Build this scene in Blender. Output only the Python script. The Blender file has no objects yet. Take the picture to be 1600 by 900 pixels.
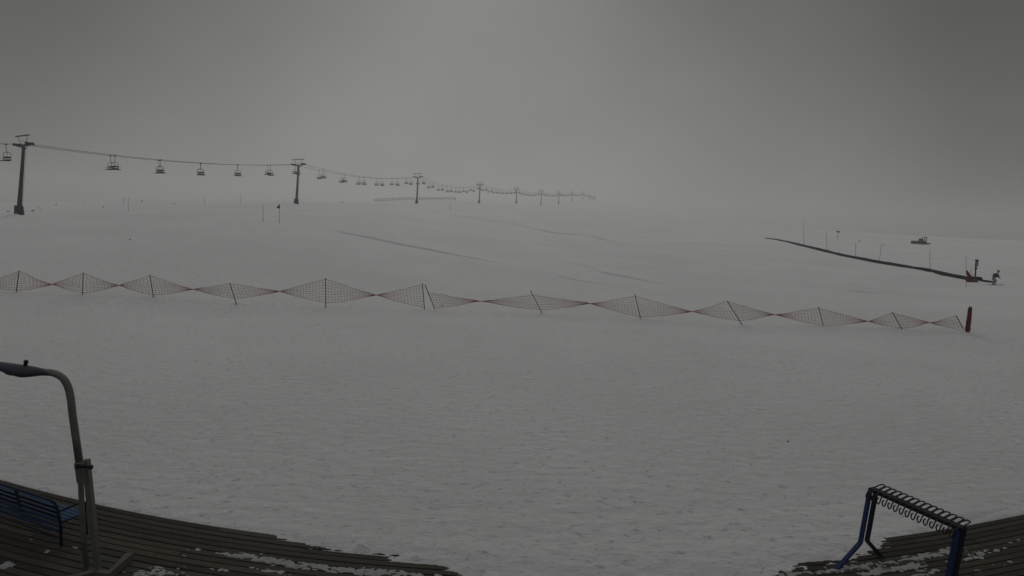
import bpy, math, random
import numpy as np
from mathutils import Vector, Matrix, noise
random.seed(7)
R = math.radians
S = bpy.context.scene
COL = S.collection

# ------------------------------------------------------------------ camera
CAMZ = 6.0
F = 1000.0                       # focal length in pixels of a 1600-wide frame
PITCH, ROLL = math.atan(105 / F), R(2.15)
fwd = Vector((0, math.cos(PITCH), -math.sin(PITCH)))
r0 = Vector((1, 0, 0)); u0 = Vector((0, math.sin(PITCH), math.cos(PITCH)))
rgt = r0 * math.cos(ROLL) + u0 * math.sin(ROLL)
upv = -r0 * math.sin(ROLL) + u0 * math.cos(ROLL)
EYE = Vector((0, 0, CAMZ))
cd = bpy.data.cameras.new('camera'); cam = bpy.data.objects.new('camera', cd); COL.objects.link(cam)
cd.sensor_width = 36; cd.lens = 36 * F / 1600
cd.clip_start = .1; cd.clip_end = 6000
m3 = Matrix((rgt, upv, -fwd)).transposed()
cam.matrix_world = Matrix.Translation(EYE) @ m3.to_4x4()
S.camera = cam

def ray(px, py):
    return fwd + rgt * ((px - 800) / F) - upv * ((py - 450) / F)
def P(px, py, Y):                # point seen at that pixel, at world distance Y
    d = ray(px, py); return EYE + d * (Y / d.y)
def Pz(px, py, z):               # point seen at that pixel, at height z
    d = ray(px, py); return EYE + d * ((z - CAMZ) / d.z)
def proj(p):
    v = p - EYE; w = v.dot(fwd)
    return 800 + F * v.dot(rgt) / w, 450 - F * v.dot(upv) / w

# ------------------------------------------------------------------ chair lift line
TPX = [(30, 338, 228), (463, 320, 258), (651, 319, 277), (748.5, 317.8, 288.8), (806.5, 318, 295.8),
       (845, 321, 299), (873, 318.6, 300.4), (893.6, 315, 300.6), (910.7, 311.5, 300.4), (921.8, 313, 305.4)]
def uof(px, py): d = ray(px, py); return d.x / d.y
TC = [40, 467, 653, 750, 807, 846, 873.3, 894, 910.8, 922]      # x of the arm of each
ua, ub = uof(TPX[0][0], TPX[0][1]), uof(TPX[1][0], TPX[1][1])
LA = (ua - ub) / (1 / 81 - 1 / 144); LB = ua - LA / 81
def lineY(u): return LA / (u - LB)
TOW = []
for (px, py, ca), cx in zip(TPX, TC):
    Y = lineY(uof(px, py)); p = P(px, py, Y); q = P(cx, ca, Y)
    TOW.append((p, q.z - p.z, q))
ENDY = TOW[-1][0].y + 52
ENDP = P(928, 313.5, ENDY)
GAUGE = 2.6
LANG = -math.atan(LB)
acr = Vector((math.cos(LANG), math.sin(LANG), 0))             # across the line
alo = Vector((-math.sin(LANG), math.cos(LANG), 0))

# ------------------------------------------------------------------ terrain
ctrl = []
def cp(p): ctrl.append((math.atan2(p.x, p.y), math.log(math.hypot(p.x, p.y)), p.z))
def cpol(adeg, d, z): ctrl.append((R(adeg), math.log(d), z))
for p, h, q in TOW: cp(p)
cp(ENDP)
for px, py, Y in [(1512, 439, 75), (1375, 411, 100), (1197, 373, 170), (1440, 381.5, 180), (1620, 377, 300), (1620, 450, 66),
                  (1080, 336, 450), (1210, 352, 420), (240, 312.5, 220), (110, 318, 170), (-20, 326, 110),
                  (585, 316, 300), (712, 313, 300), (411, 347, 76), (350, 314, 230), (800, 372, 108), (1000, 392, 96), (1050, 362, 190)]:
    cp(P(px, py, Y))
for a in range(-150, 181, 30):
    cpol(a, 3, -.02)
    if abs(a) > 50:
        cpol(a, 14, 0); cpol(a, 50, 0); cpol(a, 200, 2)
    cpol(a, 1300, 1); cpol(a, 1700, 0)
for a in (-45, -30, -15, 0, 15, 30, 45): cpol(a, 12, 0); cpol(a, 24, 0); cpol(a, 40, 0)
cpol(-42, 480, 3); cpol(-30, 520, 5); cpol(-18, 560, 9); cpol(40, 520, 4.5); cpol(26, 560, 6); cpol(14, 900, 14)
C = np.array(ctrl); CX = C[:, :2].copy(); CX[:, 0] *= 2.0
def Ur(d2): return .5 * d2 * np.log(d2 + 1e-12)
n = len(C)
K = Ur(((CX[:, None] - CX[None]) ** 2).sum(2)) + np.eye(n) * 2e-4
Pm = np.hstack([np.ones((n, 1)), CX])
Ls = np.block([[K, Pm], [Pm.T, np.zeros((3, 3))]])
W = np.linalg.solve(Ls, np.concatenate([C[:, 2], np.zeros(3)]))
def H(x, y):
    x = np.atleast_1d(np.asarray(x, float)); y = np.atleast_1d(np.asarray(y, float))
    q = np.stack([np.arctan2(x, y) * 2.0, np.log(np.maximum(np.hypot(x, y), .8))], 1)
    out = np.empty(len(q))
    for i in range(0, len(q), 20000):
        b = q[i:i + 20000]
        out[i:i + 20000] = Ur(((b[:, None] - CX[None]) ** 2).sum(2)) @ W[:n] + W[n] + b @ W[n + 1:]
    d = np.hypot(x, y)
    k = np.clip((d - 36) / 10, 0, 1); k = k * k * (3 - 2 * k)   # the flat apron in front of the terrace
    return out * k
def edgeY(x): return 10.95 + .0205 * x * x - .00001 * x ** 4    # front edge of the terrace
def h1(x, y): return float(H(x, y)[0])
def gz(p): return Vector((p.x, p.y, h1(p.x, p.y)))
def hit(px, py, y0=12.0, y1=1200.0):                           # where that sight line meets the snow
    d = ray(px, py); ys = np.exp(np.linspace(math.log(y0), math.log(y1), 900))
    xs = d.x / d.y * ys; zs = CAMZ + d.z / d.y * ys
    df = zs - H(xs, ys); i = np.argmax(df < 0)
    if not (df < 0).any(): return None
    t = df[i - 1] / (df[i - 1] - df[i]) if i else 0
    y = ys[i - 1] + t * (ys[i] - ys[i - 1]); return Vector((d.x / d.y * y, y, CAMZ + d.z / d.y * y))

# ------------------------------------------------------------------ materials
def mat(name, col, rough=.6, metal=0, var=.25, scale=3.0, bump=0.0, bscale=40, spec=.15, stretch=(1, 1, 1)):
    m = bpy.data.materials.new(name); m.use_nodes = True; nt = m.node_tree; b = nt.nodes['Principled BSDF']
    tc = nt.nodes.new('ShaderNodeTexCoord'); mp = nt.nodes.new('ShaderNodeMapping'); mp.inputs['Scale'].default_value = stretch
    nt.links.new(tc.outputs['Object'], mp.inputs[0])
    nz = nt.nodes.new('ShaderNodeTexNoise'); nz.inputs['Scale'].default_value = scale; nz.inputs['Detail'].default_value = 6
    nt.links.new(mp.outputs[0], nz.inputs['Vector'])
    mx = nt.nodes.new('ShaderNodeMix'); mx.data_type = 'RGBA'
    mx.inputs['A'].default_value = (*[c * (1 - var) for c in col], 1); mx.inputs['B'].default_value = (*[min(1, c * (1 + var)) for c in col], 1)
    nt.links.new(nz.outputs['Fac'], mx.inputs['Factor']); nt.links.new(mx.outputs['Result'], b.inputs['Base Color'])
    b.inputs['Roughness'].default_value = rough; b.inputs['Metallic'].default_value = metal
    b.inputs['Specular IOR Level'].default_value = spec
    if bump:
        n2 = nt.nodes.new('ShaderNodeTexNoise'); n2.inputs['Scale'].default_value = bscale; n2.inputs['Detail'].default_value = 5
        nt.links.new(mp.outputs[0], n2.inputs['Vector'])
        bp = nt.nodes.new('ShaderNodeBump'); bp.inputs['Strength'].default_value = bump; bp.inputs['Distance'].default_value = .02
        nt.links.new(n2.outputs['Fac'], bp.inputs['Height']); nt.links.new(bp.outputs[0], b.inputs['Normal'])
    return m
def snow_mat(name, ripple=True, k=1.0):
    m = bpy.data.materials.new(name); m.use_nodes = True; nt = m.node_tree; b = nt.nodes['Principled BSDF']
    N, Lk = nt.nodes.new, nt.links.new
    tc = N('ShaderNodeTexCoord')
    def nz(scale, stretch=(1, 1, 1), det=5, rot=0, rough=.55, dist=0):
        mp = N('ShaderNodeMapping'); mp.inputs['Scale'].default_value = stretch; mp.inputs['Rotation'].default_value = (0, 0, rot)
        Lk(tc.outputs['Object'], mp.inputs[0]); t = N('ShaderNodeTexNoise'); t.inputs['Scale'].default_value = scale
        t.inputs['Detail'].default_value = det; t.inputs['Roughness'].default_value = rough; t.inputs['Distortion'].default_value = dist
        Lk(mp.outputs[0], t.inputs['Vector']); return t.outputs['Fac']
    def ramp(src, a, c):
        r = N('ShaderNodeMapRange'); r.inputs['From Min'].default_value = a; r.inputs['From Max'].default_value = c
        Lk(src, r.inputs['Value']); return r.outputs['Result']
    def math_(op, a, c):
        q = N('ShaderNodeMath'); q.operation = op
        for i, v in enumerate((a, c)):
            if isinstance(v, float): q.inputs[i].default_value = v
            else: Lk(v, q.inputs[i])
        return q.outputs[0]
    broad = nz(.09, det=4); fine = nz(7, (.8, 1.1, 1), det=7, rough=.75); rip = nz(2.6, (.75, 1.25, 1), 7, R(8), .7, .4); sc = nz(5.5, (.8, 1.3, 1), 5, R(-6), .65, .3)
    crust_shade = ramp(sc, .60, .67)
    # dull wind-packed snow; dark flecks mix icy grit with painted-in shade of wind ripples
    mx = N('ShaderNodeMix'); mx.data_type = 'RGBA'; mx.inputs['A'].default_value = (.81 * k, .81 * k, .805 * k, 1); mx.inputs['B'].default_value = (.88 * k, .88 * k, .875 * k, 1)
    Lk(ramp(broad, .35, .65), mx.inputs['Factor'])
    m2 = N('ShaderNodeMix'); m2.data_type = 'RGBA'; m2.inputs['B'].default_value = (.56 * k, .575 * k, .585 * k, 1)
    Lk(mx.outputs['Result'], m2.inputs['A']); Lk(math_('MULTIPLY', crust_shade, ramp(broad, .25, .6)), m2.inputs['Factor'])
    Lk(m2.outputs['Result'], b.inputs['Base Color'])
    b.inputs['Roughness'].default_value = .8; b.inputs['Specular IOR Level'].default_value = .25
    if ripple:
        h = math_('ADD', math_('MULTIPLY', rip, .9), math_('MULTIPLY', fine, .42))
        h = math_('SUBTRACT', h, math_('MULTIPLY', crust_shade, .12))
    else: h = math_('ADD', math_('MULTIPLY', fine, .5), 0.0)
    bp = N('ShaderNodeBump'); bp.inputs['Strength'].default_value = 1.0; bp.inputs['Distance'].default_value = .24 if ripple else .05
    Lk(h, bp.inputs['Height']); Lk(bp.outputs[0], b.inputs['Normal'])
    return m
M = dict(
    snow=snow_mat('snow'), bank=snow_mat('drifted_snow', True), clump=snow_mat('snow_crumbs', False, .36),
    steel=mat('pylon_paint', (.026, .027, .032), .6, 0, .3, 1.5), pedestal=mat('pedestal_paint', (.016, .017, .04), .6, 0, .3, 2),
    dark=mat('dark_steel', (.014, .0145, .016), .6, 0, .3, 4), rope=mat('wire_rope', (.04, .04, .042), .5, .5),
    seat=mat('chair_seat', (.01, .01, .011), .6, 0, .3), chairsteel=mat('chair_frame', (.045, .046, .048), .6, 0, .2),
    net=mat('red_net', (.28, .045, .055), .8, 0, .3), bundle=mat('red_bundle', (.09, .007, .014), .85, 0, .5, 9, .6, 25),
    post=mat('fence_post', (.05, .022, .024), .7, 0, .3), cane=mat('marker_cane', (.11, .10, .085), .7, 0, .3, 6),
    rubber=mat('black_belt', (.007, .007, .0075), .95, 0, .35, 1.2, 0, 40, .03), rail=mat('belt_rail', (.008, .008, .009), .95, 0, .25, 3, 0, 40, .03),
    rock=mat('rock', (.035, .034, .033), .9, 0, .4, 5, .6, 12),
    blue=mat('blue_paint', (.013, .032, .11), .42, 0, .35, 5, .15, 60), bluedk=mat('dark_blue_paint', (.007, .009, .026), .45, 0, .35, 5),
    benchblue=mat('bench_slat_paint', (.02, .055, .13), .45, 0, .35, 6, .15, 50),
    black=mat('black_rod', (.010, .010, .011), .4, .3, .3, 6), lamp=mat('lamp_casing', (.045, .045, .06), .45, .3, .3, 5, .1, 30),
    lens=mat('lamp_lens', (.14, .14, .13), .3), pole=mat('galvanised_pole', (.15, .15, .143), .55, .4, .35, 4, .15, 50),
    timber=mat('grey_timber', (.09, .085, .078), .8, 0, .35, 4, .3, 30),
    jacket=mat('jacket', (.035, .04, .05), .85), trousers=mat('trousers', (.20, .21, .26), .85), skin=mat('skin', (.45, .28, .2), .6),
    hat=mat('helmet', (.05, .05, .055), .5), ski=mat('ski_top', (.04, .04, .05), .4),
    machine=mat('machine_paint', (.010, .0095, .009), .5, 0, .3, 3), glass=mat('tinted_glass', (.012, .014, .016), .1, 0, .1),
    signdark=mat('sign_board', (.035, .036, .042), .5), signpale=mat('sign_face', (.16, .165, .18), .5),
)
def deck_mat():
    m = bpy.data.materials.new('wet_deck_boards'); m.use_nodes = True; nt = m.node_tree; b = nt.nodes['Principled BSDF']
    N, Lk = nt.nodes.new, nt.links.new
    g = N('ShaderNodeNewGeometry'); tc = N('ShaderNodeTexCoord'); mp = N('ShaderNodeMapping'); mp.inputs['Scale'].default_value = (.8, 9, 9)
    Lk(tc.outputs['Object'], mp.inputs[0]); nz = N('ShaderNodeTexNoise'); nz.inputs['Scale'].default_value = 4; nz.inputs['Detail'].default_value = 8
    Lk(mp.outputs[0], nz.inputs['Vector'])
    cr = N('ShaderNodeValToRGB'); e = cr.color_ramp.elements
    e[0].color = (.011, .0103, .0075, 1); e[1].color = (.066, .059, .042, 1)
    ad = N('ShaderNodeMath'); ad.operation = 'MULTIPLY_ADD'; ad.inputs[1].default_value = .6
    Lk(g.outputs['Random Per Island'], ad.inputs[0])
    m2 = N('ShaderNodeMath'); m2.operation = 'MULTIPLY_ADD'; m2.inputs[1].default_value = .9; m2.inputs[2].default_value = -.25; Lk(nz.outputs['Fac'], m2.inputs[0])
    Lk(m2.outputs[0], ad.inputs[2]); Lk(ad.outputs[0], cr.inputs[0]); Lk(cr.outputs[0], b.inputs['Base Color'])
    b.inputs['Roughness'].default_value = .7; b.inputs['Specular IOR Level'].default_value = .12
    bp = N('ShaderNodeBump'); bp.inputs['Strength'].default_value = .5; bp.inputs['Distance'].default_value = .008
    Lk(nz.outputs['Fac'], bp.inputs['Height']); Lk(bp.outputs[0], b.inputs['Normal'])
    return m
M['deck'] = deck_mat()

# ------------------------------------------------------------------ mesh helpers
class MB:
    def __init__(s): s.v = []; s.f = []
    def add(s, vs, fs):
        o = len(s.v); s.v += [tuple(v) for v in vs]; s.f += [tuple(i + o for i in f) for f in fs]; return s
    def box(s, c, size, mx=None, taper=1.0, bev=0.0):
        x, y, z = (k / 2 for k in size)
        if bev <= 0:
            vs = [Vector((sx * x * (taper if sz > 0 else 1), sy * y * (taper if sz > 0 else 1), sz * z)) for sz in (-1, 1) for sx, sy in ((-1, -1), (1, -1), (1, 1), (-1, 1))]
            fs = [(3, 2, 1, 0), (4, 5, 6, 7)] + [(i, (i + 1) % 4, 4 + (i + 1) % 4, 4 + i) for i in range(4)]
        else:
            b = min(bev, x * .9, y * .9, z * .9); ring = []
            for zz, ins in ((-z, b), (-z + b, 0), (z - b, 0), (z, b)):
                k = taper if zz > 0 else 1
                X, Y = (x - ins) * k, (y - ins) * k
                c8 = [(-X, -Y + b), (-X + b, -Y), (X - b, -Y), (X, -Y + b), (X, Y - b), (X - b, Y), (-X + b, Y), (-X, Y - b)]
                ring.append([Vector((p[0], p[1], zz)) for p in c8])
            vs = sum(ring, []); fs = [tuple(range(7, -1, -1)), tuple(range(24, 32))]
            for r_ in range(3):
                for i in range(8): fs.append((r_ * 8 + i, r_ * 8 + (i + 1) % 8, r_ * 8 + 8 + (i + 1) % 8, r_ * 8 + 8 + i))
        c = Vector(c)
        return s.add([(mx @ v if mx else v) + c for v in vs], fs)
    def loft(s, rings, cap=True, closed=False):
        k = len(rings[0]); vs = [p for r in rings for p in r]; fs = []
        for a in range(len(rings) - (0 if closed else 1)):
            b = (a + 1) % len(rings)
            for i in range(k): fs.append((a * k + i, a * k + (i + 1) % k, b * k + (i + 1) % k, b * k + i))
        if cap and not closed: fs += [tuple(range(k - 1, -1, -1)), tuple(range((len(rings) - 1) * k, len(rings) * k))]
        return s.add(vs, fs)
    def tube(s, pts, r, n=6, square=False):
        pts = [Vector(p) for p in pts]; rings = []; up = None
        if square: n = 4
        for i, p in enumerate(pts):
            a = (pts[i] - pts[i - 1]).normalized() if i else None
            b = (pts[i + 1] - pts[i]).normalized() if i < len(pts) - 1 else None
            t = ((a or b) + (b or a)).normalized()
            if up is None:
                up = Vector((0, 0, 1)) if abs(t.z) < .9 else Vector((0, 1, 0))
            x = t.cross(up).normalized(); up = x.cross(t).normalized()
            rr = r[i] if isinstance(r, (list, tuple)) else r
            if a and b: 
                k = max(.5, math.cos(a.angle(b, 0) / 2))
            else: k = 1
            o = math.pi / 4 if square else 0
            q = 1.414 if square else 1
            rings.append([p + (x * math.cos(o + 2 * math.pi * j / n) + up * math.sin(o + 2 * math.pi * j / n)) * rr * q for j in range(n)])
        return s.loft(rings)
    def blob(s, c, r, seed=0, amp=.25, nu=10, nv=7, sq=(1, 1, 1)):
        vs = []; c = Vector(c)
        for i in range(nv + 1):
            th = math.pi * i / nv
            for j in range(nu):
                ph = 2 * math.pi * j / nu
                d = Vector((math.sin(th) * math.cos(ph), math.sin(th) * math.sin(ph), math.cos(th)))
                k = r * (1 + amp * noise.noise(d * 1.7 + Vector((seed * 3.1, seed * 1.7, 0))))
                vs.append(c + Vector((d.x * sq[0], d.y * sq[1], d.z * sq[2])) * k)
        fs = [(i * nu + j, (i + 1) * nu + j, (i + 1) * nu + (j + 1) % nu, i * nu + (j + 1) % nu) for i in range(nv) for j in range(nu)]
        return s.add(vs, fs)
    def build(s, name, m, parent=None, smooth=False, **kw):
        me = bpy.data.meshes.new(name); me.from_pydata(s.v, [], s.f); me.validate(); me.materials.append(M[m] if isinstance(m, str) else m)
        if smooth: me.polygons.foreach_set('use_smooth', [True] * len(me.polygons))
        import bmesh
        bm = bmesh.new(); bm.from_mesh(me); bmesh.ops.recalc_face_normals(bm, faces=bm.faces); bm.to_mesh(me); bm.free()
        o = bpy.data.objects.new(name, me); COL.objects.link(o)
        if parent: o.parent = parent
        tag(o, **kw); return o
def tag(o, label=None, cat=None, group=None, kind=None):
    for k, v in (('label', label), ('category', cat), ('group', group), ('kind', kind)):
        if v: o[k] = v
    return o
def empty(name, loc, rz=0, **kw):
    o = bpy.data.objects.new(name, None); COL.objects.link(o); o.location = loc; o.rotation_euler = (0, 0, rz); o.empty_display_size = .3
    return tag(o, **kw)
def dup(root, loc, rot=None, **kw):
    r = root.copy(); COL.objects.link(r); r.location = loc
    if rot is not None: r.rotation_euler = rot
    tag(r, **kw)
    for ch in root.children:
        c = ch.copy(); COL.objects.link(c); c.parent = r
        for g in ch.children:
            d = g.copy(); COL.objects.link(d); d.parent = c
    return r

# ------------------------------------------------------------------ the snowfield (one sheet to the far fog)
angs = np.concatenate([np.linspace(-180, -62, 60, endpoint=False), np.linspace(-62, 62, 900, endpoint=False), np.linspace(62, 180, 60, endpoint=False)])
rad = np.concatenate([[.05, 2, 5], np.exp(np.linspace(math.log(7.5), math.log(1100), 430)), [1200, 1350, 1500]])
A, D = np.meshgrid(np.radians(angs), rad)
X, Y = (D * np.sin(A)).ravel(), (D * np.cos(A)).ravel()
Z = H(X, Y)
rng = np.random.default_rng(3)
def vnoise(x, y, seed):                      # cheap smooth value noise
    g = np.random.default_rng(seed).random((256, 256))
    xi, yi = np.floor(x).astype(int), np.floor(y).astype(int); fx, fy = x - xi, y - yi
    fx, fy = fx * fx * (3 - 2 * fx), fy * fy * (3 - 2 * fy)
    G = lambda a, b: g[a % 256, b % 256]
    return (G(xi, yi) * (1 - fx) + G(xi + 1, yi) * fx) * (1 - fy) + (G(xi, yi + 1) * (1 - fx) + G(xi + 1, yi + 1) * fx) * fy - .5
def relief(x, y):
    d = np.hypot(x, y)
    big = vnoise(x / 9, y / 6, 1) * .16 + vnoise(x / 3.1 + 7, y / 1.6, 2) * .06
    small = vnoise(x / 1.1 + y / 9, y / .55, 5) * .035 + vnoise(x / .45, y / .3, 6) * .012
    rough = vnoise(x / 14, y / 9, 8) * 1.2 + .75
    return (big * np.clip((d - 14) / 20, .25, 1) + small * np.clip(rough, .2, 1.3)) * np.clip(1 - (d - 300) / 300, 0, 1)
Z = Z + relief(X, Y)
# snow heaped round the feet of posts and pylons
FEET = [(25, 458), (129, 462), (240, 466), (370, 477), (509, 483), (663.5, 486), (681, 487), (848, 491), (1001, 498), (1161, 510), (1287, 511), (1410, 515), (1507, 517), (1511.5, 521), (1453, 426), (1374, 409.5), (1337, 402.5), (1523, 439)]
for c, hh_, rr_ in [(hit(px, py, 20, 200), .11, .65) for px, py in FEET] + [(p, .35, 1.6) for p, h, q in TOW[:4]]:
    if c is None: continue
    k = (np.abs(X - c.x) < 3 * rr_) & (np.abs(Y - c.y) < 3 * rr_)
    r2 = (X[k] - c.x) ** 2 + (Y[k] - c.y) ** 2
    Z[k] += hh_ * np.exp(-r2 / rr_ ** 2) * (1 + .5 * np.sin(3 * np.arctan2(Y[k] - c.y, X[k] - c.x) + c.x))
E = Y - edgeY(np.clip(X, -20, 20))
under = np.clip((.10 - E) / .15, 0, 1) * (np.abs(X) < 17)          # beneath the terrace
Z = Z - .06 * np.clip(1 - E / 3, 0, 1) * (np.abs(X) < 18) - .4 * under
me = bpy.data.meshes.new('snowfield'); na, nr = len(angs), len(rad)
idx = np.arange(na * nr).reshape(nr, na); a_, b_ = idx[:-1], idx[1:]
q = np.stack([a_, b_, np.roll(b_, -1, 1), np.roll(a_, -1, 1)], -1).reshape(-1, 4)
me.vertices.add(na * nr); me.vertices.foreach_set('co', np.stack([X, Y, Z], 1).ravel())
me.loops.add(q.size); me.loops.foreach_set('vertex_index', q.ravel().astype(np.int32))
me.polygons.add(len(q)); me.polygons.foreach_set('loop_start', np.arange(0, q.size, 4).astype(np.int32))
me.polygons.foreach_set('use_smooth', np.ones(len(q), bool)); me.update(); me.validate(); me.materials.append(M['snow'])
if me.polygons[len(q) // 2].normal.z < 0: me.flip_normals()
g = bpy.data.objects.new('snow_ground', me); COL.objects.link(g); tag(g, kind='structure')

# low wind-blown ridges across the slope
def ridge(pix, w=1.6, hh=.3):
    pts = [hit(*p) for p in pix]; pts = [p for p in pts if p]
    fine = []
    for a, b in zip(pts, pts[1:]):
        k = max(2, int((b - a).length / 1.5))
        fine += [a.lerp(b, i / k) for i in range(k)]
    fine.append(pts[-1]); rings = []
    for i, p in enumerate(fine):
        t = (fine[min(i + 1, len(fine) - 1)] - fine[max(i - 1, 0)]); t.z = 0; t.normalize(); s = Vector((t.y, -t.x, 0))
        if s.y > 0: s = -s
        e = math.sin(math.pi * (i + .5) / len(fine)) ** .3 * (.55 + .9 * (noise.noise(p * .12) + .5))
        e = max(.0, e); end = min(1, i / 4, (len(fine) - 1 - i) / 4); wob = noise.noise(p * .3) * .8
        ring = []
        for q, z in ((-.9, -.12), (-.25, hh * e * .55), (.1, hh * e), (.22, hh * e * .35), (.4, -.12)):
            c = p + s * (q * w + wob); ring.append(Vector((c.x, c.y, h1(c.x, c.y) + z - .1 * (1 - end))))
        rings.append(ring)
    mb = MB(); k = 5; vs = [p for r in rings for p in r]
    mb.add(vs, [(a * k + i, a * k + i + 1, (a + 1) * k + i + 1, (a + 1) * k + i) for a in range(len(rings) - 1) for i in range(k - 1)])
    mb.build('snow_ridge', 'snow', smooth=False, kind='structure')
ridge([(508, 361), (530, 362), (570, 370), (620, 381), (670, 390), (720, 401), (785, 412)], .8, .15)
ridge([(690, 337), (720, 339), (760, 344), (800, 350), (835, 358), (870, 365), (910, 367), (950, 376), (990, 385), (1030, 393)], 1.0, .22)
ridge([(853, 401), (880, 407), (910, 416), (935, 424), (960, 430), (1000, 437), (1045, 446)], .7, .13)
ridge([(860, 429), (885, 435), (920, 440), (960, 446)], .6, .09)
ridge([(355, 360), (385, 364), (415, 372), (450, 384)], .8, .1)
ridge([(1290, 440), (1330, 443), (1365, 446)], .6, .09)
ridge([(1295, 452), (1340, 455), (1380, 458)], .6, .09)

# ------------------------------------------------------------------ terrace of curved boards
DZ = .05
mb = MB(); bw, gap = .138, .026
for k in range(98):
    x = -16 + random.random() * 1.5 - 3
    while x < 16:
        L = random.choice((2.4, 3.0, 3.6, 4.2)); x1 = min(x + L, 16.5); ns = max(2, int((x1 - x) / .4))
        t0 = k * (bw + gap); dz = random.uniform(-.004, .004); rings = []
        for i in range(ns + 1):
            xx = x + .004 + (x1 - x - .008) * i / ns; ye = edgeY(max(-17, min(17, xx))) - t0
            c = .006
            rings.append([Vector((xx, ye, DZ - .03 + dz)), Vector((xx, ye, DZ - c + dz)), Vector((xx, ye - c, DZ + dz)), Vector((xx, ye - bw + c, DZ + dz)), Vector((xx, ye - bw, DZ - c + dz)), Vector((xx, ye - bw, DZ - .03 + dz))])
        mb.loft(rings); x = x1
deck = mb.build('wooden_deck', 'deck', kind='structure')
mb = MB()                                     # joists below the boards, dark through the gaps
rings = []
for i in range(81):
    xx = -16.5 + 33 * i / 80; ye = edgeY(xx)
    rings.append([Vector((xx, ye - .012, -.3)), Vector((xx, ye - .012, DZ - .036)), Vector((xx, ye - 16, DZ - .036)), Vector((xx, ye - 16, -.3))])
mb.loft(rings)
sub = mb.build('deck_frame', 'black', kind='structure')

# snow drifted over the edge of the boards, ragged where it thins out
xs = np.arange(-7.2, 13.0, .035); ts = np.arange(-1.0, 2.4, .035)
TX, TT = np.meshgrid(xs, ts); EY = edgeY(TX) + TT
cov = np.interp(TX, [-7, -5.6, -5.0, -4.0, -2, 0, 2.5, 4.2, 5.3, 6.4, 7.3, 8.2, 9, 13], [-.6, -.25, .02, .12, .35, .9, .9, .9, .62, .42, .2, .03, -.15, -.6])   # how far it reaches over
nzv = vnoise(TX / .5, EY / .22, 11) * .5 + vnoise(TX / .17 + 3, EY / .08, 12) * .32 + vnoise(TX / 1.6, EY / 1.2, 13) * .55 + vnoise(TX / .06, EY / .05, 17) * .15
hz = .07 * (np.tanh((TT + cov) * 3.0)) + nzv * .085
far = np.clip((TT - 1.3) / 1.0, 0, 1); sidef = np.clip((np.abs(TX - 2.9) - 7.0) / 3.0, 0, 1)
gzv = relief(TX.ravel(), EY.ravel()).reshape(TX.shape)
front = np.clip(TT / .5, 0, 1)
hz = (DZ + hz) * (1 - front) + (np.maximum(gzv, -.02) + .035 + nzv * .02) * front
hz = hz * (1 - far) + (gzv - .1) * far - .25 * np.clip((-.02 - cov) / .1, 0, 1) * (1 - front) - .16 * sidef
mb = MB(); nx, nt_ = len(xs), len(ts)
idx = np.arange(nx * nt_).reshape(nt_, nx)
q = np.stack([idx[:-1, :-1], idx[:-1, 1:], idx[1:, 1:], idx[1:, :-1]], -1).reshape(-1, 4)
hq = hz.ravel()[q].max(1); tq = TT.ravel()[q].max(1); q = q[~((tq < -.05) & (hq < DZ - .012))]
mb.v = [tuple(p) for p in np.stack([TX.ravel(), EY.ravel(), hz.ravel()], 1)]; mb.f = [tuple(int(k) for k in f) for f in q]
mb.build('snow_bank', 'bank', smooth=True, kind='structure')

# crumbs and thin patches of snow left on the boards
def patch(mb, c, rx, ry, thr, hmax, seed, step=.022, ang=0.0):
    a = np.arange(-rx, rx, step); b = np.arange(-ry, ry, step); U, V = np.meshgrid(a, b)
    fall = 1 - np.sqrt((U / rx) ** 2 + (V / ry) ** 2)
    h = .8 * vnoise(U / .16 + seed, V / .05 + seed * 3, seed) + .9 * vnoise(U / .055, V / .03, seed + 1) + .5 * vnoise(U / .6, V / .2, seed + 2) + fall * .8 - thr - .12
    ca, sa = math.cos(ang), math.sin(ang); XX = c[0] + U * ca - V * sa; YY = c[1] + U * sa + V * ca
    ZZ = DZ + np.clip(h, -.3, .8) * hmax
    ok = h > 0; w = len(a); idx = np.arange(U.size).reshape(U.shape)
    q = np.stack([idx[:-1, :-1], idx[:-1, 1:], idx[1:, 1:], idx[1:, :-1]], -1).reshape(-1, 4)
    q = q[ok.ravel()[q].any(1)]
    used = np.unique(q); mp = -np.ones(U.size, int); mp[used] = np.arange(len(used))
    mb.add([tuple(p) for p in np.stack([XX.ravel(), YY.ravel(), ZZ.ravel()], 1)[used]], [tuple(int(k) for k in mp[f]) for f in q])
mb = MB()
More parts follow.
